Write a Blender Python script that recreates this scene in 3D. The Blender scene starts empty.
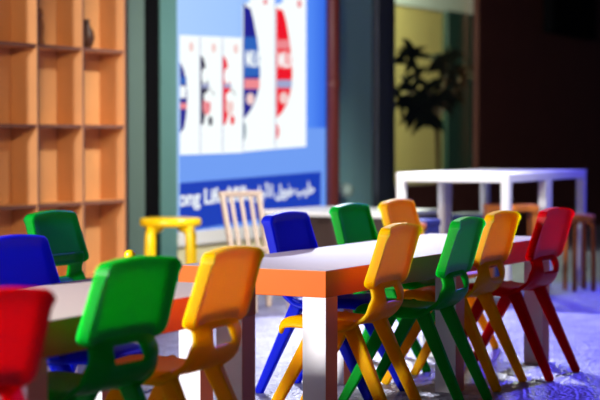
import bpy, bmesh, math, random
from mathutils import Vector, Matrix
random.seed(7)
SC = bpy.context.scene
COL = SC.collection
PI = math.pi

# ------------------------------------------------------------------ camera
F, HZ, H = 1740.0, 135.0, 0.96
PITCH = math.atan((200 - HZ) / F)
cd = bpy.data.cameras.new('camera'); cam = bpy.data.objects.new('camera', cd); COL.objects.link(cam)
cam.location = (0, 0, H); cam.rotation_euler = (PI / 2 - PITCH, 0, 0)
cd.sensor_width = 36; cd.lens = 36 * F / 600
cd.dof.use_dof = True; cd.dof.focus_distance = 5.75; cd.dof.aperture_fstop = 2.9
cd.clip_end = 100
SC.camera = cam

def ray(px, py):
    a, b = (px - 300) / F, (200 - py) / F
    c, s = math.cos(PITCH), math.sin(PITCH)
    return Vector((a, c + b * s, -s + b * c))
def G(px, py, z):
    d = ray(px, py); t = (z - H) / d.z
    return Vector((d.x * t, d.y * t, z))
def column(p0, u, px):
    """point of the floor line p0 + s*u that stands in picture column px"""
    k = (px - 300) / F * 1.0005
    s = (k * p0.y - p0.x) / (u.x - k * u.y)
    return p0 + u * s, s
def dirs(deg):
    a = math.radians(deg)
    return Vector((math.sin(a), math.cos(a), 0)), Vector((math.cos(a), -math.sin(a), 0))
def hz(v): return Vector((v.x, v.y, 0))

# ------------------------------------------------------------------ materials
def mat(name, col, rough=.5, bump=0, bscale=60, var=0, vscale=8, spec=.5, emit=None, es=0, metal=0, coat=0, sss=0, srad=.03):
    m = bpy.data.materials.new(name); m.use_nodes = True
    nt = m.node_tree; b = nt.nodes['Principled BSDF']
    b.inputs['Base Color'].default_value = (*col, 1); b.inputs['Roughness'].default_value = rough
    b.inputs['Specular IOR Level'].default_value = spec; b.inputs['Metallic'].default_value = metal
    b.inputs['Coat Weight'].default_value = coat
    b.inputs['Subsurface Weight'].default_value = sss; mx_ = max(col); b.inputs['Subsurface Radius'].default_value = [max(.015, (c / mx_) ** .6) for c in col]; b.inputs['Subsurface Scale'].default_value = srad
    tc = nt.nodes.new('ShaderNodeTexCoord')
    if var:
        n = nt.nodes.new('ShaderNodeTexNoise'); n.inputs['Scale'].default_value = vscale; n.inputs['Detail'].default_value = 4
        nt.links.new(tc.outputs['Object'], n.inputs['Vector'])
        r = nt.nodes.new('ShaderNodeMix'); r.data_type = 'RGBA'
        r.inputs[6].default_value = (*[c * (1 - var) for c in col], 1)
        r.inputs[7].default_value = (*[min(1, c * (1 + var)) for c in col], 1)
        nt.links.new(n.outputs['Fac'], r.inputs[0]); nt.links.new(r.outputs[2], b.inputs['Base Color'])
    if bump:
        n = nt.nodes.new('ShaderNodeTexNoise'); n.inputs['Scale'].default_value = bscale; n.inputs['Detail'].default_value = 3
        nt.links.new(tc.outputs['Object'], n.inputs['Vector'])
        bp = nt.nodes.new('ShaderNodeBump'); bp.inputs['Strength'].default_value = bump; bp.inputs['Distance'].default_value = .01
        nt.links.new(n.outputs['Fac'], bp.inputs['Height']); nt.links.new(bp.outputs['Normal'], b.inputs['Normal'])
    if emit:
        b.inputs['Emission Color'].default_value = (*emit, 1); b.inputs['Emission Strength'].default_value = es
    return m
PLAST = dict(rough=.42, bump=.05, bscale=220, sss=1, srad=.065, spec=.09)
M = {
 'green': mat('green_plastic', (.0, .28, .018), **PLAST),
 'blue': mat('blue_plastic', (.002, .010, .50), **PLAST),
 'yellow': mat('golden_yellow_plastic', (1, .35, .0), **PLAST),
 'red': mat('red_plastic', (.50, .0005, .005), **PLAST),
 'tabletop': mat('white_laminate', (.56, .46, .42), .5, var=.02, spec=.2),
 'orange_edge': mat('orange_laminate', (.66, .125, .010), .4, var=.05, vscale=5, spec=.3),
 'leg_bounce': mat('leg_white_orange_bounce', (.92, .29, .18), .5, var=.05),  # white leg sides, orange bounce light from the chairs put into the colour
 'leg_white': mat('leg_white_laminate', (.84, .82, .84), .4, var=.02),
 'white_metal': mat('white_painted_metal', (.80, .80, .82), .35),
 'birch': mat('birch_board', (.62, .30, .12), .5, bump=.05, bscale=40, var=.12, vscale=6),
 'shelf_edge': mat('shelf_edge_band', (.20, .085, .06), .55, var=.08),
 'stool_yellow': mat('yellow_lacquer', (.90, .58, .0), .3, var=.03),
 'stool_wood': mat('orange_brown_wood', (.50, .15, .03), .5, var=.12, vscale=12, spec=.1),
 'cream_wood': mat('cream_painted_wood', (.42, .33, .28), .45, var=.05),
 'brown_side': mat('dark_brown_board', (.05, .028, .024), .6, var=.15),
 'counter_white': mat('pale_counter_top', (.80, .80, .84), .35, var=.02),
 'stool_blue': mat('dark_blue_lacquer', (.005, .015, .14), .4),
 'green_wall': mat('grey_green_painted_wall', (.11, .17, .15), .6, var=.05),
 'teal_frame': mat('teal_painted_frame', (.11, .25, .24), .45, var=.05),
 'black_gap': mat('black_recess', (.004, .004, .005), .7, spec=.05),
 'beige_wall': mat('beige_lower_wall', (.85, .78, .48), .6, var=.05),
 'white_sill': mat('white_sill_paint', (.92, .92, .94), .5),
 'red_pipe': mat('oxide_red_paint', (.17, .028, .02), .45, var=.08),
 'teal_panel': mat('teal_wall_panel', (.34, .68, .72), .4, var=.06, vscale=2),
 'slate': mat('slate_grey_post', (.05, .065, .10), .45, var=.1),
 'brown_wall': mat('dark_brown_wall', (.13, .036, .020), .6, var=.2, vscale=3),
 'black': mat('matt_black', (.004, .004, .005), .7, spec=.05),
 'yellow_room': mat('pale_yellow_paint', (.62, .56, .20), .7, var=.04),
 'pale_band': mat('pale_green_white_paint', (.70, .86, .80), .6),
 'door_green': mat('dark_green_door_paint', (.02, .07, .05), .4),
 'leaf': mat('dark_leaf', (.008, .013, .006), .6, spec=.05, var=.3),
 'stem': mat('brown_stem', (.10, .06, .02), .7),
 'pot': mat('dark_pot', (.03, .02, .02), .5),
 'ceiling': mat('dark_ceiling_paint', (.05, .05, .06), .8),
 'globe': mat('pale_globe', (.28, .40, .37), .4),
 'toy_dark': mat('dark_wood', (.06, .02, .01), .5), 'toy_brown': mat('brown_wood', (.25, .09, .03), .5),
 'jar_orange': mat('orange_brown_jar', (.45, .16, .03), .35), 'metal': mat('brushed_steel', (.5, .5, .5), .35, metal=1),
}
def glass_mat():
    m = bpy.data.materials.new('window_glass'); m.use_nodes = True; nt = m.node_tree
    nt.nodes.remove(nt.nodes['Principled BSDF'])
    t = nt.nodes.new('ShaderNodeBsdfTransparent'); t.inputs[0].default_value = (.86, .93, .90, 1)
    g = nt.nodes.new('ShaderNodeBsdfGlossy'); g.inputs['Roughness'].default_value = .05
    mx = nt.nodes.new('ShaderNodeMixShader'); mx.inputs[0].default_value = .04
    nt.links.new(t.outputs[0], mx.inputs[1]); nt.links.new(g.outputs[0], mx.inputs[2])
    nt.links.new(mx.outputs[0], nt.nodes['Material Output'].inputs[0]); return m
M['glass'] = glass_mat()
def print_mat(name, col, es=1.0):
    m = mat(name, (0.01, 0.01, 0.01), .6, emit=col, es=es, spec=.05); return m
def floor_mat():
    m = mat('speckled_blue_grey_floor', (.30, .30, .44), .42, spec=.9)
    nt = m.node_tree; b = nt.nodes['Principled BSDF']; tc = nt.nodes['Texture Coordinate']
    n1 = nt.nodes.new('ShaderNodeTexNoise'); n1.inputs['Scale'].default_value = 9; n1.inputs['Detail'].default_value = 6; n1.inputs['Roughness'].default_value = .7
    n2 = nt.nodes.new('ShaderNodeTexVoronoi'); n2.inputs['Scale'].default_value = 55
    for n in (n1, n2): nt.links.new(tc.outputs['Object'], n.inputs['Vector'])
    r = nt.nodes.new('ShaderNodeValToRGB'); e = r.color_ramp.elements
    e[0].position = .35; e[0].color = (.08, .08, .17, 1); e[1].position = .68; e[1].color = (.34, .34, .48, 1)
    nt.links.new(n1.outputs['Fac'], r.inputs[0]); nt.links.new(r.outputs[0], b.inputs['Base Color'])
    rr = nt.nodes.new('ShaderNodeMapRange'); rr.inputs[3].default_value = .28; rr.inputs[4].default_value = .6
    nt.links.new(n1.outputs['Fac'], rr.inputs[0]); nt.links.new(rr.outputs[0], b.inputs['Roughness'])
    bp = nt.nodes.new('ShaderNodeBump'); bp.inputs['Strength'].default_value = .55; bp.inputs['Distance'].default_value = .02
    nt.links.new(n2.outputs['Distance'], bp.inputs['Height']); nt.links.new(bp.outputs['Normal'], b.inputs['Normal'])
    return m
M['floor'] = floor_mat()
M['yellow'].node_tree.nodes['Principled BSDF'].inputs['Subsurface Radius'].default_value = (1, .88, .02)

# ------------------------------------------------------------------ mesh helpers
class MB:
    def __init__(s): s.bm = bmesh.new()
    def box(s, lo, hi, mi=0, bev=0, T=None):
        r = bmesh.ops.create_cube(s.bm, size=1)['verts']
        for v in r:
            v.co = Vector([lo[i] + (v.co[i] + .5) * (hi[i] - lo[i]) for i in range(3)])
        fs = set(f for v in r for f in v.link_faces)
        for f in fs: f.material_index = mi
        if bev:
            es = list(set(e for f in fs for e in f.edges))
            o = bmesh.ops.bevel(s.bm, geom=es, offset=bev, segments=2, profile=.5, affect='EDGES')
            r = list(set(r) & set(v for v in s.bm.verts)) if False else [v for v in set(o['verts'])]
        if T is not None:
            for v in r: v.co = T @ v.co
        return r
    def beam(s, p, q, w0, d0, w1=None, d1=None, side=Vector((1, 0, 0)), bev=.006, mi=0):
        """tapered four-sided bar p->q; w along SIDE, d across it"""
        w1 = w0 if w1 is None else w1; d1 = d0 if d1 is None else d1
        p, q = Vector(p), Vector(q); ax = (q - p).normalized()
        a = (side - ax * side.dot(ax)).normalized(); b = ax.cross(a)
        vs = []
        for c, w, d in ((p, w0, d0), (q, w1, d1)):
            for i, j in ((-1, -1), (1, -1), (1, 1), (-1, 1)):
                vs.append(s.bm.verts.new(c + a * i * w / 2 + b * j * d / 2))
        fs = [s.bm.faces.new(f) for f in ([vs[3], vs[2], vs[1], vs[0]], [vs[4], vs[5], vs[6], vs[7]], *[[vs[i], vs[(i + 1) % 4], vs[4 + (i + 1) % 4], vs[4 + i]] for i in range(4)])]
        for f in fs: f.material_index = mi
        bmesh.ops.recalc_face_normals(s.bm, faces=fs)
        if bev:
            bmesh.ops.bevel(s.bm, geom=list(set(e for f in fs for e in f.edges)), offset=bev, segments=2, profile=.5, affect='EDGES')
    def tube(s, pts, rads, n=12, mi=0, caps=True):
        pts = [Vector(p) for p in pts]; rings = []
        if not hasattr(rads, '__len__'): rads = [rads] * len(pts)
        ref = None
        for i, p in enumerate(pts):
            t = (pts[min(i + 1, len(pts) - 1)] - pts[max(i - 1, 0)]).normalized()
            if ref is None:
                ref = Vector((1, 0, 0)) if abs(t.x) < .8 else Vector((0, 1, 0))
            a = (ref - t * ref.dot(t)).normalized(); b = t.cross(a); ref = a
            rings.append([s.bm.verts.new(p + (a * math.cos(2 * PI * k / n) + b * math.sin(2 * PI * k / n)) * rads[i]) for k in range(n)])
        for r0, r1 in zip(rings, rings[1:]):
            for k in range(n):
                f = s.bm.faces.new((r0[k], r0[(k + 1) % n], r1[(k + 1) % n], r1[k])); f.material_index = mi; f.smooth = True
        if caps:
            for r in (rings[0][::-1], rings[-1]):
                f = s.bm.faces.new(r); f.material_index = mi
    def lathe(s, prof, n=32, mi=0, c=(0, 0, 0)):
        c = Vector(c); rings = []
        for r, z in prof:
            rings.append([s.bm.verts.new(c + Vector((r * math.cos(2 * PI * k / n), r * math.sin(2 * PI * k / n), z))) for k in range(n)])
        for r0, r1 in zip(rings, rings[1:]):
            for k in range(n):
                f = s.bm.faces.new((r0[k], r0[(k + 1) % n], r1[(k + 1) % n], r1[k])); f.material_index = mi; f.smooth = True
        s.bm.faces.new(rings[0][::-1]).material_index = mi; s.bm.faces.new(rings[-1]).material_index = mi
    def poly(s, pts, mi=0):
        f = s.bm.faces.new([s.bm.verts.new(p) for p in pts]); f.material_index = mi; return f
    def build(s, name, mats, parent=None, smooth=None):
        me = bpy.data.meshes.new(name)
        bmesh.ops.recalc_face_normals(s.bm, faces=s.bm.faces)
        s.bm.to_mesh(me); s.bm.free()
        for m in (mats if isinstance(mats, (list, tuple)) else [mats]): me.materials.append(m)
        if smooth is not None:
            me.polygons.foreach_set('use_smooth', [smooth] * len(me.polygons))
        o = bpy.data.objects.new(name, me); COL.objects.link(o)
        if parent: o.parent = parent
        return o
def baked(o, *mods):
    """apply modifiers (name, type, settings) into the mesh"""
    for t, kw in mods:
        m = o.modifiers.new(t, t)
        for k, v in kw.items(): setattr(m, k, v)
    bpy.context.view_layer.update()
    me = bpy.data.meshes.new_from_object(o.evaluated_get(bpy.context.evaluated_depsgraph_get()))
    o.modifiers.clear(); old = o.data; o.data = me; me.name = old.name; bpy.data.meshes.remove(old)
    me.polygons.foreach_set('use_smooth', [True] * len(me.polygons))
    return o
def tag(o, label, cat, group=None):
    o['label'] = label; o['category'] = cat
    if group: o['group'] = group
    return o
def thing(name, label, cat, loc, rz=0, group=None):
    o = bpy.data.objects.new(name, None); COL.objects.link(o); o.empty_display_size = .1
    o.location = loc; o.rotation_euler = (0, 0, rz); return tag(o, label, cat, group)
def struct(o): o['kind'] = 'structure'; return o
def dup(root, loc, rz, label, group=None):
    r = root.copy(); COL.objects.link(r); r.location = loc; r.rotation_euler = (0, 0, rz); r['label'] = label
    if group: r['group'] = group
    for ch in list(root.children):
        c = ch.copy(); COL.objects.link(c); c.parent = r
        for g in list(ch.children):
            d = g.copy(); COL.objects.link(d); d.parent = c
    return r

# ------------------------------------------------------------------ the children's tables
ZT, TH, LEG, TL, TW = .53, .086, .086, 2.09, .55
def make_table(name, label, loc, rz):
    t = thing(name, label, 'table', loc, rz, 'long orange-edged tables')
    m = MB(); m.box((-TL / 2, -TW / 2, ZT - TH), (TL / 2, TW / 2, ZT), 1, bev=.0025)
    m.bm.normal_update()
    o = m.build('table_top', [M['tabletop'], M['orange_edge']], t)
    for p in o.data.polygons: p.material_index = 0 if p.normal.z > .7 else 1
    for cx in (-TL / 2 + LEG / 2, -TL / 2 + 1.065 + LEG / 2, TL / 2 - LEG / 2):
        for s in (-1, 1):
            cy = s * (TW / 2 - LEG / 2)
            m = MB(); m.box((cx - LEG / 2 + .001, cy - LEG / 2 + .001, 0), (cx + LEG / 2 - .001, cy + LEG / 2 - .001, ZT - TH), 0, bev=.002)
            l = m.build('leg', [M['leg_white'], M['leg_bounce']], t)
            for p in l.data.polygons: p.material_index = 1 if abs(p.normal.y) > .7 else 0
    return t
U1, N1 = dirs(27.8); U2, N2 = dirs(25.4)
K1 = hz(G(326, 271, ZT)); K2 = hz(G(256, 285, ZT))
c1 = K1 + U1 * TL / 2 - N1 * TW / 2
c2 = K2 - U2 * TL / 2 - N2 * TW / 2
table1 = make_table('play_table', 'long white-topped table with bright orange edge and full near end in view', c1, math.atan2(U1.y, U1.x))
table2 = make_table('play_table', 'long white-topped orange-edged table cut by the left picture edge, nearest the camera', c2, math.atan2(-U2.y, -U2.x))

# ------------------------------------------------------------------ the plastic chair
def interp(tab, t):
    for a, b in zip(tab, tab[1:]):
        if t <= b[0]:
            k = (t - a[0]) / (b[0] - a[0]); k = max(0, k)
            return [a[i] + (b[i] - a[i]) * k for i in range(1, len(a))]
    return list(tab[-1][1:])
def backrest_bm():
    """plate with flat middle, chamfered flanks and a dished front inside a raised rim"""
    m = MB(); zb, zt = .462, .672
    us = [-1, -.985, -.95, -.86, -.76, -.70, -.5, -.25, 0, .25, .5, .70, .76, .86, .95, .985, 1]
    vs = [0, .02, .06, .14, .25, .4, .55, .7, .82, .88, .93, .97, .99, 1]
    nx, nz = len(us) - 1, len(vs) - 1
    g = {}
    for side in (0, 1):
        for i, w in enumerate(us):
            for j, v in enumerate(vs):
                a = abs(w)
                hw = .170 - .012 * v
                c = max(0, (a - .86) / .14)                       # rounded corners
                top = zt - .014 * a ** 2 - .020 * c ** 2.6
                bot = zb + .012 * c ** 1.6 + .004 * a
                z = bot + (top - bot) * v
                hw -= .010 * max(0, (.10 - v) / .10) ** 1.5
                ym = -.150 - .050 * v; yb = ym - .30 * .17 * max(0, a - .74) - .006 * max(0, (v - .86) / .14) ** 2
                edge = max(c, max(0, (v - .95) / .05), max(0, (.04 - v) / .04))
                if side == 0: y = yb + .004 * edge ** 2
                else:
                    d1 = min(1, max(0, (1 - a) / .26)); d2 = min(1, max(0, (1 - v) / .17))
                    dish = (d1 * d1 * (3 - 2 * d1)) * (d2 * d2 * (3 - 2 * d2))
                    y = ym + .026 - .010 * dish - .003 * edge ** 2
                g[side, i, j] = m.bm.verts.new((hw * w, y, z))
    for i in range(nx):
        for j in range(nz):
            m.bm.faces.new((g[0, i, j], g[0, i + 1, j], g[0, i + 1, j + 1], g[0, i, j + 1]))
            m.bm.faces.new((g[1, i, j], g[1, i, j + 1], g[1, i + 1, j + 1], g[1, i + 1, j]))
    for i in range(nx):
        for j in (0, nz):
            m.bm.faces.new((g[0, i, j], g[1, i, j], g[1, i + 1, j], g[0, i + 1, j]))
    for j in range(nz):
        for i in (0, nx):
            m.bm.faces.new((g[0, i, j], g[0, i, j + 1], g[1, i, j + 1], g[1, i, j]))
    return m
SEAT = [  # t, y, z, half width
 (0, .176, .328, .118), (1, .186, .340, .128), (2, .172, .350, .138), (3, .13, .356, .146), (4, .07, .352, .155), (5, .0, .346, .160),
 (6, -.06, .345, .162), (7, -.105, .352, .163), (8, -.140, .370, .163), (9, -.160, .394, .158), (10, -.166, .418, .149),
 (11, -.163, .432, .144), (12, -.155, .460, .138), (13, -.146, .474, .135), (14, -.140, .51, .130)]
def seat_bm():
    m = MB(); nx = 14; g = {}
    for j, (t, y, z, hw) in enumerate(SEAT):
        for i in range(nx + 1):
            w = -1 + 2 * i / nx; a = abs(w)
            x, yy, zz = hw * w, y, z
            if j <= 9: zz -= .030 * max(0, (a - .80) / .2) ** 1.4 - .006 * a * a * (j > 1)
            if j >= 6: yy += .060 * max(0, (a - .55) / .45) ** 1.5 * min(1, (j - 5) / 4) * (1 if j < 9 else .45 if j < 11 else .2)
            g[i, j] = m.bm.verts.new((x, yy, zz))
    for i in range(nx):
        for j in range(len(SEAT) - 1):
            if j in (10, 11) and 4 <= i <= nx - 5: continue     # the grip hole below the backrest
            m.bm.faces.new((g[i, j], g[i, j + 1], g[i + 1, j + 1], g[i + 1, j]))
    return m
def make_chair(colour):
    c = M[colour]
    t = bpy.data.objects.new(colour + '_chair', None); COL.objects.link(t); t.empty_display_size = .1
    o = backrest_bm().build('backrest', c, t, smooth=True); o.data.set_sharp_from_angle(angle=math.radians(21))
    o = seat_bm().build('seat', c, t)
    baked(o, ('SOLIDIFY', dict(thickness=.016, offset=0)), ('SUBSURF', dict(levels=2, render_levels=2)))
    for sx in (-1, 1):
        for sy in (-1, 1):
            m = MB()
            m.beam((sx * .134, sy * .050 - .015, .352), (sx * .150, sy * .230, 0), .036, .050, .028, .031, bev=.007)
            o = m.build('leg', c, t, smooth=False)
            for v in o.data.vertices:
                if v.co.z < .012: v.co.z = 0 if v.co.z < .004 else v.co.z
    return t
FIRST = {}
def chair(colour, pos, facing, label, group):
    """facing: the direction a child sitting on it looks"""
    rz = math.atan2(facing.y, facing.x) - PI / 2
    if colour not in FIRST:
        t = FIRST[colour] = make_chair(colour); t.location = pos; t.rotation_euler = (0, 0, rz)
        tag(t, label, 'chair', group)
        return t
    return dup(FIRST[colour], pos, rz, label, group)
def rot(d, deg): return Matrix.Rotation(math.radians(deg), 3, 'Z') @ d
def near_side(colour, K, U, N, d, px, label, turn=0, group='chairs along the near side of the tables', corner=-.170):
    """chair backing onto the camera side; its lower backrest corner stands in column px"""
    p, s = column(K + N * d, U, px)
    f = rot(-N, turn); r = Vector((f.y, -f.x, 0))
    return chair(colour, p - r * corner + f * .12, f, label, group)
def far_side(colour, K, U, N, d, px, label, turn=0, group='chairs along the far side of the tables'):
    """chair facing the camera side; its top middle stands in column px"""
    p, s = column(K - N * (TW + d), U, px)
    f = rot(N, turn)
    return chair(colour, p + f * .19, f, label, group)
near_side('yellow', K1, U1, N1, .07, 361, 'golden yellow plastic chair at the near corner of the long table, beside its front leg', turn=5)
near_side('green', K1, U1, N1, .10, 433, 'green plastic chair between two yellow chairs, tucked to the long table, back to camera', turn=5.5)
near_side('yellow', K1, U1, N1, .015, 469, 'yellow plastic chair between the green and the red chair, back to camera', turn=2)
near_side('red', K1, U1, N1, .09, 523, 'red plastic chair at the far end of the long table', turn=-1)
near_side('yellow', K2, U2, N2, .10, 178, 'yellow plastic chair nearest the camera, at the gap between the two long tables', turn=3)
near_side('green', K2, U2, N2, .05, 71, 'green plastic chair with back to camera, nearest green one, between red and yellow chairs', turn=-3.5)
near_side('red', K2, U2, N2, .27, 19, 'red plastic chair in the bottom left corner of the photo, cut by its edge', corner=.170)
far_side('blue', K1, U1, N1, .065, 287, 'blue plastic chair facing the camera across the long table, beside the cream slatted chair')
far_side('green', K1, U1, N1, .20, 351, 'green plastic chair facing the camera across the long table')
far_side('yellow', K1, U1, N1, .235, 398, 'yellow plastic chair facing the camera at the far end of the long table')
far_side('blue', K2, U2, N2, .10, 14, 'blue plastic chair cut by the left picture edge, behind the near table')
far_side('green', K2, U2, N2, .92, 52, 'green plastic chair standing away from the table in front of the cubby shelf')

# ------------------------------------------------------------------ setting: floor and the wall that runs past the poster
UW, NW = dirs(27.8)
W0 = hz(ray(178, 200)); W0 = W0 * (11.0 / W0.y)
RZW = math.atan2(UW.y, UW.x)
def WS(px, off=0):
    """distance along the wall (metres) at picture column px, on a plane OFF in front of the wall"""
    return column(W0 + NW * off, UW, px)[1]
def WZ(px, py, off=0):
    p, s = column(W0 + NW * off, UW, px)
    d = ray(px, py); return H + d.z * (p.y / d.y)
def wall_T(): return Matrix.Translation(W0) @ Matrix.Rotation(RZW, 4, 'Z')     # local x along the wall, -y towards the room
def wall_obj(m, name, mats, parent=None):
    o = m.build(name, mats, parent)
    if parent is None: o.matrix_world = wall_T()
    return o
m = MB(); m.box((-12, -2, -.1), (16, 30, 0)); o = struct(m.build('floor', M['floor']))
m = MB(); m.box((-12, -2, 3.6), (16, 30, 3.7)); o = struct(m.build('ceiling', M['ceiling']))
sp0, sp1 = WS(176.2), WS(323.4)
m = MB(); m.box((-9, 0, 0), (WS(129), .2, 3.6)); struct(wall_obj(m, 'wall_left', M['brown_side']))
m = MB(); m.box((WS(122), 0, 0), (WS(145), .2, 3.6)); struct(wall_obj(m, 'trim_1', M['green_wall']))
m = MB(); m.box((WS(145), .0, 0), (WS(160), .2, 3.6)); struct(wall_obj(m, 'trim_2', M['black_gap']))
m = MB(); m.box((WS(159.5), -.012, 0), (sp0 - .005, .2, 3.6)); struct(wall_obj(m, 'trim_3', M['teal_frame']))
zpb = WZ(178, 232)
m = MB(); m.box((sp0 - .005, .0, 0), (WS(337), .2, zpb - .06)); struct(wall_obj(m, 'wall_low', M['beige_wall']))
m = MB(); m.box((sp0 - .005, -.03, zpb - .09), (WS(321), .2, zpb - .002), bev=.003); struct(wall_obj(m, 'sill_1', M['white_sill']))
m = MB(); m.box((sp0, .08, zpb - .05), (WS(337), .2, 3.6)); struct(wall_obj(m, 'wall_behind', M['black_gap']))
m = MB(); m.box((WS(337), 0, 0), (WS(372), .2, 3.6)); struct(wall_obj(m, 'wall_teal', M['teal_panel']))
m = MB(); m.box((WS(372), -.05, 0), (WS(384), .25, 3.6), bev=.006); m.box((WS(384.5), -.02, 0), (WS(393), .25, 3.6), bev=.006); struct(wall_obj(m, 'trim_4', M['slate']))
wo0, wo1 = WS(393), WS(478)
m = MB(); m.box((wo0, 0, 0), (wo1, .2, .55)); struct(wall_obj(m, 'wall_sill', M['brown_wall']))
m = MB(); m.box((wo0, 0, 2.9), (wo1, .2, 3.6)); struct(wall_obj(m, 'wall_lintel', M['brown_wall']))
m = MB(); m.box((wo1, 0, 0), (14, .05, 3.6)); struct(wall_obj(m, 'wall_right', M['brown_wall']))
m = MB(); m.box((wo0, .09, .55), (wo1, .10, 2.9)); struct(wall_obj(m, 'window_1', M['glass']))
# the lit room behind the glass
m = MB(); m.box((wo0 - 1.5, 1.9, 0), (wo1 + 4.5, 2.0, 3.6)); struct(wall_obj(m, 'wall_yellow', M['yellow_room']))
m = MB(); m.box((wo0 - 1.5, 1.86, WZ(430, 10, -1.9)), (wo1 + 4.5, 1.9, 3.6)); struct(wall_obj(m, 'trim_5', M['pale_band']))
m = MB(); m.box((WS(442, -1.9), 1.84, 0), (WS(442, -1.9) + 1.4, 1.9, WZ(446, 11, -1.9)), bev=.01)
d = struct(wall_obj(m, 'door_1', M['door_green']))

# ------------------------------------------------------------------ the backlit milk poster
root = bpy.data.objects.new('advertising_poster', None); COL.objects.link(root); root.matrix_world = wall_T()
tag(root, 'large backlit blue advertising poster with milk cartons and white lettering', 'poster')
zpt = 3.2
def W2(px, py): return (WS(px), WZ(px, py))
def grad_mat():
    m = print_mat('poster_blue_print', (.2, .4, .9)); nt = m.node_tree; b = nt.nodes['Principled BSDF']
    tc = nt.nodes['Texture Coordinate']; sx = nt.nodes.new('ShaderNodeSeparateXYZ'); nt.links.new(tc.outputs['Object'], sx.inputs[0])
    r = nt.nodes.new('ShaderNodeValToRGB'); mr = nt.nodes.new('ShaderNodeMapRange')
    mr.inputs[1].default_value = sp0; mr.inputs[2].default_value = sp1
    nt.links.new(sx.outputs['X'], mr.inputs[0]); nt.links.new(mr.outputs[0], r.inputs[0])
    e = r.color_ramp.elements; e[0].position = .0; e[0].color = (.40, .62, 1, 1); e[1].position = 1; e[1].color = (.03, .14, .78, 1)
    k = e.new(.35); k.color = (.36, .58, 1, 1); k = e.new(.86); k.color = (.09, .27, .95, 1)
    nt.links.new(r.outputs[0], b.inputs['Emission Color']); return m
PR = {'bg': grad_mat(), 'low': print_mat('poster_pale_blue', (.16, .34, .90)), 'band': print_mat('poster_deep_blue', (.006, .045, .48)),
      'white': print_mat('poster_white', (.92, .97, .97), 1.05), 'navy': print_mat('poster_navy', (.01, .01, .27)), 'red': print_mat('poster_red', (.85, .004, .02)),
      'dark': print_mat('poster_dark', (.03, .025, .06)), 'sky': print_mat('poster_mid_blue', (.02, .12, .50)), 'pink': print_mat('poster_pink', (.85, .25, .28)),
      'crimson': print_mat('poster_crimson', (.5, .0, .06)), 'grey': print_mat('poster_lilac_grey', (.35, .38, .62)), 'teal': print_mat('poster_teal', (.02, .12, .17)),
      'beige': print_mat('poster_soft_pink', (.9, .62, .6))}
def sheet(name, pxpts, m, lay, parent=root, absolute=None):
    pts = absolute or [W2(*p) for p in pxpts]
    b = MB(); y = -.02 - .002 * lay
    f = b.poly([(x, y, z) for x, z in pts])
    r = bmesh.ops.extrude_face_region(b.bm, geom=[f])
    for v in r['geom']:
        if isinstance(v, bmesh.types.BMVert): v.co.y += .002
    return b.build(name, m, parent)
m = MB(); m.box((sp0, -.02, zpb), (sp1, .06, zpt)); m.build('light_box', PR['bg'], root)
sheet('lower_field', 0, PR['low'], 1, absolute=[(sp0 + .002, zpb), (sp1 - .01, zpb), (sp1 - .01, WZ(318, 128)), (sp0 + .002, WZ(318, 128))])
zb1 = (WZ(177.5, 182.5) + WZ(311, 172)) / 2
sheet('text_band', [(176.6, 231.5), (318, 210), (318, 171.5), (176.6, 183)], PR['band'], 2)
def joined(name, polys, parent):
    """several print shapes -> one mesh with several materials; polys: (material key, picture points, layer)"""
    b = MB(); keys = []
    for key, pts, lay in polys:
        if key not in keys: keys.append(key)
        y = -.02 - .002 * lay
        f = b.poly([(W2(*p)[0], y, W2(*p)[1]) for p in pts], keys.index(key))
        r = bmesh.ops.extrude_face_region(b.bm, geom=[f])
        for v in r['geom']:
            if isinstance(v, bmesh.types.BMVert): v.co.y += .002
    o = b.build(name, [PR[k] for k in keys], parent); return o
def ell(cx, cy, rx, ry, n=18): return [(cx + rx * math.cos(2 * PI * k / n), cy + ry * math.sin(2 * PI * k / n)) for k in range(n)]
def rect(x0, y0, x1, y1, y0b=None, y1b=None):
    return [(x0, y1), (x1, y1 if y1b is None else y1b), (x1, y0 if y0b is None else y0b), (x0, y0)]
# three small cartons
joined('carton_print', [('white', rect(176.6, 35, 196.6, 155, 36, 154.3), 3),
    ('navy', [(176.6, 62), (180.5, 70), (182.5, 80), (183.4, 92), (183.5, 104), (182.6, 116), (180.5, 128), (176.6, 133)], 4),
    ('sky', rect(176.6, 77, 182.6, 84), 5), ('white', rect(176.6, 86, 182, 98), 5), ('pink', rect(176.6, 103, 183, 109), 5), ('beige', ell(188, 47, 2.2, 5), 4)], root)
joined('carton_print', [('white', rect(197, 36, 219, 154.2, 37, 153.5), 3),
    ('dark', [(197.1, 56), (199.5, 57), (201.5, 63), (203, 72), (204.5, 82), (204.6, 92), (204, 100), (202.5, 110), (200, 124), (197.1, 125)], 4),
    ('white', ell(201, 76, 3, 8), 5), ('grey', rect(198, 84, 205, 88), 6), ('pink', ell(203, 106, 4, 9), 5), ('white', ell(204, 97, 4, 5), 6), ('dark', ell(206.5, 121, 2, 5), 6),
    ('dark', [(204, 86), (205, 87), (211, 95), (210, 95)], 6), ('beige', ell(210.5, 48, 2.2, 5), 4)], root)
joined('carton_print', [('white', rect(219.4, 37, 239.5, 153.4, 38, 152.6), 3),
    ('red', [(219.5, 56), (221.5, 57), (224, 63), (225, 72), (226.5, 82), (226.8, 92), (226, 104), (224.5, 116), (222, 124), (219.5, 125)], 4),
    ('white', ell(223.5, 76, 3, 8), 5), ('grey', rect(220, 84, 227, 88), 6), ('beige', ell(226, 106, 4, 9), 5), ('white', ell(226, 97, 4, 5), 6), ('red', ell(228.5, 120, 2, 5), 6),
    ('dark', [(226, 86), (227, 87), (232, 95), (231, 95)], 6), ('beige', ell(232.5, 49, 2.2, 5), 4)], root)
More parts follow.
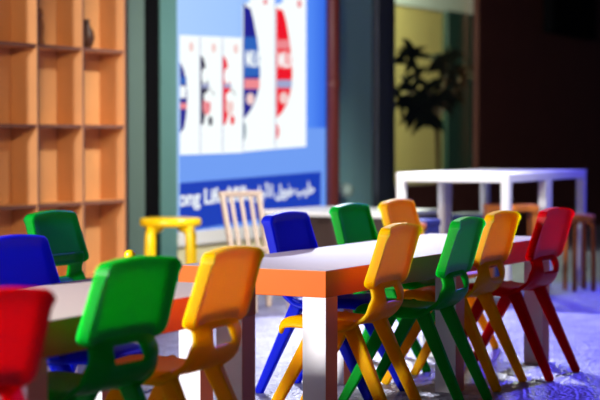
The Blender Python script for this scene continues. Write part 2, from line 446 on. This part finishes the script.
joined('carton_joint', [('grey', rect(196.5, 37, 197.1, 153, 37, 153), 4), ('grey', rect(218.8, 38, 219.4, 152, 38, 152), 4), ('grey', rect(239.4, 39, 239.9, 151, 39, 151), 4), ('grey', rect(271.5, 3, 272.1, 148, 3, 148), 4)], root)
# two tall cartons
joined('carton_print', [('white', [(239.8, 152), (271.6, 149), (271.6, -14), (252, -14), (246, 3), (239.8, 4)], 3),
    ('navy', [(240.3, 3), (244.5, 8), (247, 8), (250, 20), (253, 36), (256, 60), (256.3, 76), (254.5, 92), (251, 103), (246, 112), (240.3, 119)], 4),
    ('sky', [(240.3, 37), (253.2, 37), (255.9, 60), (256.3, 76), (240.3, 77)], 5), ('pink', rect(240.4, 79, 255.6, 89), 6),
    ('beige', ell(246.5, 99, 4, 6), 6), ('teal', [(240.3, 121), (242, 126), (242.3, 132), (241.5, 138), (240.3, 141)], 4), ('pink', ell(262, 2, 2, 3), 4)], root)
joined('carton_print', [('white', [(272, 149), (303, 146.5), (303, -14), (284, -14), (279, 3), (272, 5)], 3),
    ('red', [(273, 8), (277, 10), (279.5, 10), (282.5, 20), (286, 40), (288.5, 60), (288.8, 76), (287, 92), (284, 103), (279, 112), (273, 118)], 4),
    ('pink', rect(273.3, 40, 286, 49), 5), ('grey', rect(273.1, 80, 287.8, 88), 6),
    ('beige', ell(280, 98, 4.2, 6), 6), ('red', [(273, 123), (275.4, 128), (275.8, 132), (275, 136), (273, 140)], 4), ('pink', ell(296, 4, 2, 4), 4)], root)
def lettering(name, body, pa, pb, height_px, m, lay, parent, bold=.022):
    """text whose baseline runs from picture point pa to pb on the poster"""
    c = bpy.data.curves.new('t', 'FONT'); c.body = body; c.extrude = .02; c.offset = bold; o = bpy.data.objects.new('t', c); COL.objects.link(o)
    bpy.context.view_layer.update()
    me = bpy.data.meshes.new_from_object(o.evaluated_get(bpy.context.evaluated_depsgraph_get())); bpy.data.objects.remove(o)
    xs = [v.co.x for v in me.vertices]; x0, x1 = min(xs), max(xs)
    a, b = W2(*pa), W2(*pb); L = b[0] - a[0]; kz = height_px * 11.8 / F / .7
    for v in me.vertices:
        t = (v.co.x - x0) / (x1 - x0)
        v.co = Vector((a[0] + t * L, -.02 - .002 * lay - (v.co.z + .02) * .05, a[1] + (b[1] - a[1]) * t + v.co.y * kz))
    me.materials.clear(); me.materials.append(m); me.name = name
    o = bpy.data.objects.new(name, me); COL.objects.link(o); o.parent = parent; return o
lettering('lettering', 'Long Life Milk', (168.5, 206.5), (247, 199.5), 14, PR['white'], 3, root)
ar = '\uFEDE\uFE9F\uFEF7\uFE8D \uFEDE\uFEF3\uFEEE\uFEC3 \uFE90\uFEF4\uFEE0\uFEA3'
lettering('lettering', ar, (251, 198.5), (311, 193), 12, PR['white'], 3, root)
lettering('lettering', 'MILK', (241.6, 66.5), (256, 66.5), 16, PR['white'], 7, root, bold=.015)
lettering('lettering', 'MILK', (274, 67.5), (288.6, 67.5), 16, PR['white'], 7, root, bold=.015)
# the 'L' of the first word sits behind the teal frame post: trim lettering there
for o in root.children:
    if o.name.startswith('lettering'):
        bm = bmesh.new(); bm.from_mesh(o.data)
        bmesh.ops.bisect_plane(bm, geom=bm.verts[:] + bm.edges[:] + bm.faces[:], plane_co=(sp0 + .004, 0, 0), plane_no=(1, 0, 0), clear_inner=True)
        bm.to_mesh(o.data); bm.free()

# the red post right of the poster
sr = WS(333, .07)
m = MB(); m.tube([(sr, -.07, 0), (sr, -.07, 3.55)], .048, 20)
o = wall_obj(m, 'standing_pipe', M['red_pipe']); tag(o, 'rust red round post standing at the right edge of the poster', 'post')
for z in (1.33, 2.4):
    m = MB(); m.lathe([(.050, z - .03), (.052, z - .026), (.052, z + .026), (.050, z + .03)], 20, c=(sr, -.07, 0)); m.build('collar', M['red_pipe'], o)

# ------------------------------------------------------------------ cubby shelf
DS = .30
sR = WS(126.5, DS); zr = [WZ(124, y, DS) for y in (52, 127, 201)]
cols = [WS(x, DS) for x in (38, 83.5, 125)]
cw = (cols[2] - cols[0]) / 2; ph = (zr[0] - zr[2]) / 2; zb = zr[2] - ph
NC, NR, tk, bk = 4, 5, .018, .17
sh = thing('cubby_shelf', 'tall birch cubby shelf of open square compartments at left', 'shelf', (0, 0, 0)); sh.matrix_world = wall_T()
x0 = sR - NC * cw
zt = zb + NR * ph
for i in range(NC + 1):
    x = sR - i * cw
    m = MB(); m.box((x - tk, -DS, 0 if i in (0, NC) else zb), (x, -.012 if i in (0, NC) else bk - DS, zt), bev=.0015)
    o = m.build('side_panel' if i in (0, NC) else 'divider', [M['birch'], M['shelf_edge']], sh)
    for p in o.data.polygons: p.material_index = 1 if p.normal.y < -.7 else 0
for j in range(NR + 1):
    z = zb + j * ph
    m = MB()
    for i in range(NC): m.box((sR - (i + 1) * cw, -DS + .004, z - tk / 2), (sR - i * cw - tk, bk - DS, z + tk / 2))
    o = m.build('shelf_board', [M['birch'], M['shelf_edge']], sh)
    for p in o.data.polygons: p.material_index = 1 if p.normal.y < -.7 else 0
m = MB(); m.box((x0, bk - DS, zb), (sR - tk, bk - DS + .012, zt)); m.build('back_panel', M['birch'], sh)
m = MB(); m.box((x0, -DS + .03, 0), (sR - tk, -DS + .05, zb - tk / 2)); m.build('plinth', M['birch'], sh)
# two ornaments
T = wall_T()
zf = zr[0] + tk / 2 + .001
p = T @ Vector((WS(41, DS - .08), -DS + .08, zf))
f = thing('carved_figure', 'small brown carved wooden figure standing in an upper shelf compartment', 'figurine', p)
m = MB(); m.lathe([(.022, 0), (.024, .012), (.016, .03), (.019, .07), (.023, .10), (.014, .135), (.008, .15)], 16); m.build('body', M['toy_brown'], f)
m = MB(); m.lathe([(.004, .146), (.015, .155), (.018, .172), (.013, .19), (.003, .198)], 16); m.build('head', M['toy_brown'], f)
p = T @ Vector((WS(87, DS - .1), -DS + .1, zf))
m = MB(); m.lathe([(.02, 0), (.036, .02), (.046, .06), (.040, .10), (.02, .13), (.018, .155), (.024, .165)], 20)
o = m.build('vase', M['toy_dark']); o.location = p; tag(o, 'small dark round vase in the right upper shelf compartment', 'vase')

# ------------------------------------------------------------------ stools
def make_stool(name, label, loc, h, r, ms, lt=.026, group='round stools', rz=0):
    t = thing(name, label, 'stool', loc, rz, group)
    m = MB(); m.lathe([(r * .5, h - .046), (r - .014, h - .048), (r - .003, h - .040), (r, h - .022), (r - .004, h - .004), (r - .016, h), (r * .4, h)], 40); m.build('seat', ms, t)
    for k in range(4):
        a = PI / 4 + k * PI / 2; c, s = math.cos(a), math.sin(a)
        pts = [(c * q, s * q, z) for q, z in ((r * .45, h - .052), (r * .72, h - .055), (r * .86, h - .068), (r * .91, h - .10), (r * .93, h - .2), (r * .97, 0))]
        m = MB(); m.tube(pts, [lt * .8, lt, lt, lt, lt, lt * .92], 12); m.build('leg', ms, t)
    return t
p = hz(ray(170, 0)) ; p = p * (10.0 / p.y)
make_stool('round_stool', 'bright yellow round stool standing before the poster', p, .484, .178, M['stool_yellow'], .033, rz=.07)
pr = hz(ray(581, 0)); pr = pr * (10.75 / pr.y)
make_stool('round_stool', 'orange-brown wooden stool standing right of the white tables', pr, .47, .095, M['stool_wood'], .015, rz=.3)

# ------------------------------------------------------------------ cream slatted chair
def slat_chair():
    p = hz(ray(262, 0)); p = p * (9.55 / p.y)
    f = Vector((.45, -.89, 0)).normalized()
    t = thing('slatted_chair', 'small cream wooden chair with upright slats in its back, before the poster', 'chair', p, math.atan2(f.y, f.x) - PI / 2)
    w = .108; mt = M['cream_wood']
    hs, hb = .27, .64
    for s in (-1, 1):
        m = MB(); m.beam((s * w, -.14, 0), (s * w, -.15, hs), .026, .03, bev=.004); m.beam((s * w, -.15, hs - .005), (s * w * 1.05, -.285, hb - .01), .026, .028, bev=.004); m.build('back_post', mt, t)
        m = MB(); m.beam((s * w, .13, 0), (s * w, .12, hs), .028, .028, bev=.004); m.build('leg', mt, t)
    m = MB(); m.box((-.135, -.155, hs), (.135, .15, hs + .022), bev=.006); m.build('seat', mt, t)
    m = MB(); m.beam((-.132, -.285, hb - .012), (.132, -.285, hb - .012), .030, .034, side=Vector((0, 1, 0)), bev=.006); m.build('top_rail', mt, t)
    for k in range(3):
        x = -.0575 + k * .0575
        m = MB(); m.beam((x, -.160, hs + .03), (x * 1.05, -.282, hb - .02), .022, .012, bev=.003); m.build('slat', mt, t)
    m = MB(); m.beam((-w, -.157, hs + .05), (w, -.157, hs + .05), .02, .03, side=Vector((0, 1, 0)), bev=.004); m.build('lower_rail', mt, t)
    return t
slat_chair()

# ------------------------------------------------------------------ brown counter with pale top
zc = .49
q0, q1 = hz(G(259, 210, zc)), hz(G(386, 213.5, zc))
v = (q1 - q0); cwid = v.length; v.normalize()
t = thing('low_counter', 'low dark brown counter with a pale white top beneath the poster', 'counter', q0, math.atan2(v.y, v.x))
CL = .72
m = MB(); m.box((0, 0, zc - .03), (cwid, CL, zc), bev=.003); m.build('counter_top', M['counter_white'], t)
m = MB(); m.box((.02, .02, .06), (cwid - .02, CL - .02, zc - .03)); m.build('body', M['brown_side'], t)
m = MB(); m.box((.04, .05, 0), (cwid - .04, CL - .05, .06)); m.build('plinth', M['black'], t)
gs, gz = WS(344, .07), WZ(344, 190.5, .07)
t = thing('pale_round_object', 'small pale round object low on the teal wall beside the red post', 'object', wall_T() @ Vector((gs, -.001, gz)), RZW)  # unidentified pale round shape; its globe form and wall mount are made up
m = MB(); m.tube([(0, 0, 0), (0, -.02, 0), (0, -.04, 0)], [.035, .035, .022], 20); m.build('base', M['teal_frame'], t)
m = MB(); m.lathe([(.058 * math.sin(a), -.058 * math.cos(a)) for a in [k * PI / 14 for k in range(1, 14)]], 24, c=(0, -.085, 0)); m.build('globe', M['globe'], t)

# ------------------------------------------------------------------ white tables
zw = .74
kc = hz(G(509, 174, zw))
def white_table(label, loc, rz, w, l):
    t = thing('white_table', label, 'table', loc, rz, 'tall white square tables')
    m = MB(); m.box((0, -.0, zw - .05), (l, w, zw), bev=.003); m.build('table_top', M['white_metal'], t)
    for cx in (.025, l - .025):
        for cy in (.025, w - .025):
            m = MB(); m.box((cx - .025, cy - .025, 0), (cx + .025, cy + .025, zw - .05), bev=.003); m.build('leg', M['white_metal'], t)
    return t
rzw = math.atan2(U1.y, U1.x)
wl = column(kc, U1, 549)[1]; ww = -column(kc, N1, 396)[1]
white_table('tall white square table at the left of the pair, nearer the camera', kc, rzw, ww, wl)
wl2 = column(kc, U1, 586)[1] - wl
white_table('tall white square table joined to the far side of the other white table', kc + U1 * (wl + .004), rzw, ww, wl2)
# seats under them
def bench(name, label, px, Z, w, d, h, mt, cat, rz):
    p = hz(ray(px, 0)); p = p * (Z / p.y)
    t = thing(name, label, cat, p, rz)
    m = MB(); m.box((-w / 2, -d / 2, h - .04), (w / 2, d / 2, h), bev=.008); m.build('seat', mt, t)
    for sx in (-1, 1):
        m = MB(); m.box((sx * (w / 2 - .02) - .02, -d / 2 + .02, 0), (sx * (w / 2 - .02) + .02, d / 2 - .02, h - .04), bev=.006); m.build('side_panel', mt, t)
    m = MB(); m.box((-w / 2 + .04, -.012, h * .45), (w / 2 - .04, .012, h * .62), bev=.004); m.build('stretcher', mt, t)
    return t
bench('wooden_bench', 'orange-brown wooden bench under the white tables', 512, 10.15, .30, .26, .555, M['stool_wood'], 'bench', 0)
bench('blue_bench', 'dark blue bench standing under the nearer white table', 480, 11.1, .34, .28, .46, M['stool_blue'], 'bench', rzw - PI / 2)
bench('blue_bench', 'narrow dark blue bench behind the far yellow chair', 424, 9.5, .13, .2, .50, M['stool_blue'], 'bench', rzw - PI / 2)
ps = hz(ray(417, 0)); ps = ps * (9.1 / ps.y)
make_stool('round_stool', 'small pale wooden stool half hidden behind the far yellow chair', ps, .50, .055, M['stool_wood'], .012)

# ------------------------------------------------------------------ jar on the near table
pj = hz(G(130, 279, ZT))
t = thing('small_jar', 'small orange jar with yellow lid at the far end of the near table', 'jar', (pj.x, pj.y, ZT))
m = MB(); m.lathe([(.014, 0), (.0165, .004), (.0165, .05), (.013, .062)], 20); m.build('body', M['jar_orange'], t)
m = MB(); m.lathe([(.0165, .060), (.017, .063), (.017, .078), (.011, .085), (.004, .088)], 20); m.build('lid', M['stool_yellow'], t)

# ------------------------------------------------------------------ potted plant inside the window
def plant():
    base = T @ Vector((WS(436, -.45), .45, 0))
    t = thing('potted_plant', 'dark leafy potted plant silhouetted against the pale yellow room', 'plant', base)
    m = MB(); m.lathe([(.14, 0), (.19, .03), (.22, .38), (.235, .40), (.235, .44), (.20, .44), (.19, .40)], 24); m.build('pot', M['pot'], t)
    st = MB(); lf = MB()
    R = UW
    def leaf(p, d, L, w):
        d = d.normalized(); s = d.cross(Vector((.3, -.9, .2))).normalized(); n = s.cross(d)
        row = []
        for k in range(6):
            q = k / 5; hw = w * math.sin(PI * (.06 + .94 * q) ** .8) * .5 if k < 5 else .002
            c = p + d * L * q - Vector((0, 0, 1)) * L * .22 * q * q
            row.append([lf.bm.verts.new(c - s * hw + n * hw * .3), lf.bm.verts.new(c), lf.bm.verts.new(c + s * hw + n * hw * .3)])
        for a, b in zip(row, row[1:]):
            for i in (0, 1): lf.bm.faces.new((a[i], a[i + 1], b[i + 1], b[i]))
    stems = [((438, 168), (437, 140), (436, 110), (428, 92), (416, 78), (411, 58)), ((438, 168), (437, 130), (438, 105), (444, 84), (446, 60)),
             ((438, 168), (438, 120), (446, 100), (455, 90), (462, 74)), ((438, 168), (437, 118), (430, 100), (414, 92), (402, 96)), ((438, 168), (436, 125), (428, 112), (418, 108))]
    def pt(px, py, off): 
        s = WS(px, off); w = T @ Vector((s, -off, WZ(px, py, off))); return w - base
    for si, sm in enumerate(stems):
        off = -.45 + .06 * (si - 2)
        pts = [Vector((0, 0, .42))] + [pt(px, py, off if i else -.45) for i, (px, py) in enumerate(sm)]
        st.tube(pts, [.022, .018] + [.013] * (len(pts) - 3) + [.007], 8)
        for i in range(3, len(pts)):
            for k in range(6 if i < len(pts) - 1 else 13):
                a = random.uniform(0, 2 * PI)
                d = Vector((math.cos(a) * .9, random.uniform(-.6, .6), math.sin(a) * .75))
                leaf(pts[i] + Vector((random.uniform(-.03, .03), 0, random.uniform(-.05, .05))), d, random.uniform(.14, .24), random.uniform(.05, .08))
    st.build('stem', M['stem'], t); lf.build('foliage', M['leaf'], t, smooth=True)
plant()

# black box high on the dark wall
xa, xb = WS(542), WS(586); za = WZ(564, 36)
t = bpy.data.objects.new('wall_screen', None); COL.objects.link(t); t.matrix_world = wall_T()
tag(t, 'black screen mounted high on the dark brown wall', 'screen')
m = MB(); m.box((xa, -.10, za), (xb, 0, za + 1.1), bev=.01); m.build('casing', M['black'], t)
m = MB(); m.box((xa + .05, -.104, za + .05), (xb - .05, -.099, za + 1.05)); m.build('display', M['black_gap'], t)

# ------------------------------------------------------------------ lights
def area(name, loc, target, size, energy, col, spread=180, sy=None):
    l = bpy.data.lights.new(name, 'AREA'); l.energy = energy; l.color = col; l.size = size; l.spread = math.radians(spread)
    if sy: l.shape = 'RECTANGLE'; l.size_y = sy
    o = bpy.data.objects.new(name, l); COL.objects.link(o); o.location = loc
    o.rotation_euler = (Vector(target) - Vector(loc)).to_track_quat('-Z', 'Y').to_euler(); return o
def spot(name, loc, target, energy, col, angle, blend=.5, r=.15):
    l = bpy.data.lights.new(name, 'SPOT'); l.energy = energy; l.color = col; l.spot_size = math.radians(angle); l.spot_blend = blend; l.shadow_soft_size = r
    o = bpy.data.objects.new(name, l); COL.objects.link(o); o.location = loc
    o.rotation_euler = (Vector(target) - Vector(loc)).to_track_quat('-Z', 'Y').to_euler(); return o
area('side_light', (-3.6, 3.0, 2.25), (.1, 5.9, .5), .5, 430, (1, .97, .95))
area('front_light', (2.6, -1.5, 3.3), (.3, 6, .5), .9, 12, (1, .86, .74))
spot('stage_light', (-.15, 11.3, 2.6), (1.35, 8.1, 0), 1450, (.76, .78, 1), 56, .7, .12)
spot('blue_light', (3.4, 12.5, 3.4), (2.3, 8.6, 0), 1500, (.10, .08, 1), 66, .6, .2)
spot('shelf_fill', (-1.0, 4.4, 2.1), (-1.05, 9.0, 1.2), 400, (1, .70, .42), 46, .6, .15)  # added spot that brightens the cubby interiors, no fixture of the room
spot('wall_fill', (1.6, 8.2, 3.3), (-.5, 10.9, .2), 900, (1, .98, .86), 60, .8, .2)  # added wash to lift the trims and low wall around the poster
pl = T @ Vector((wo1 + .5, 1.05, 2.7))
l = bpy.data.lights.new('room_light', 'POINT'); l.energy = 420; l.color = (1, .95, .75); l.shadow_soft_size = .2
o = bpy.data.objects.new('room_light', l); COL.objects.link(o); o.location = pl

w = bpy.data.worlds.new('world'); SC.world = w; w.use_nodes = True
w.node_tree.nodes['Background'].inputs[0].default_value = (.10, .10, .22, 1); w.node_tree.nodes['Background'].inputs[1].default_value = .12
SC.view_settings.view_transform = 'Standard'; SC.view_settings.look = 'None'; SC.view_settings.gamma = 1; SC.view_settings.use_curve_mapping = False
SC.view_settings.exposure = 0
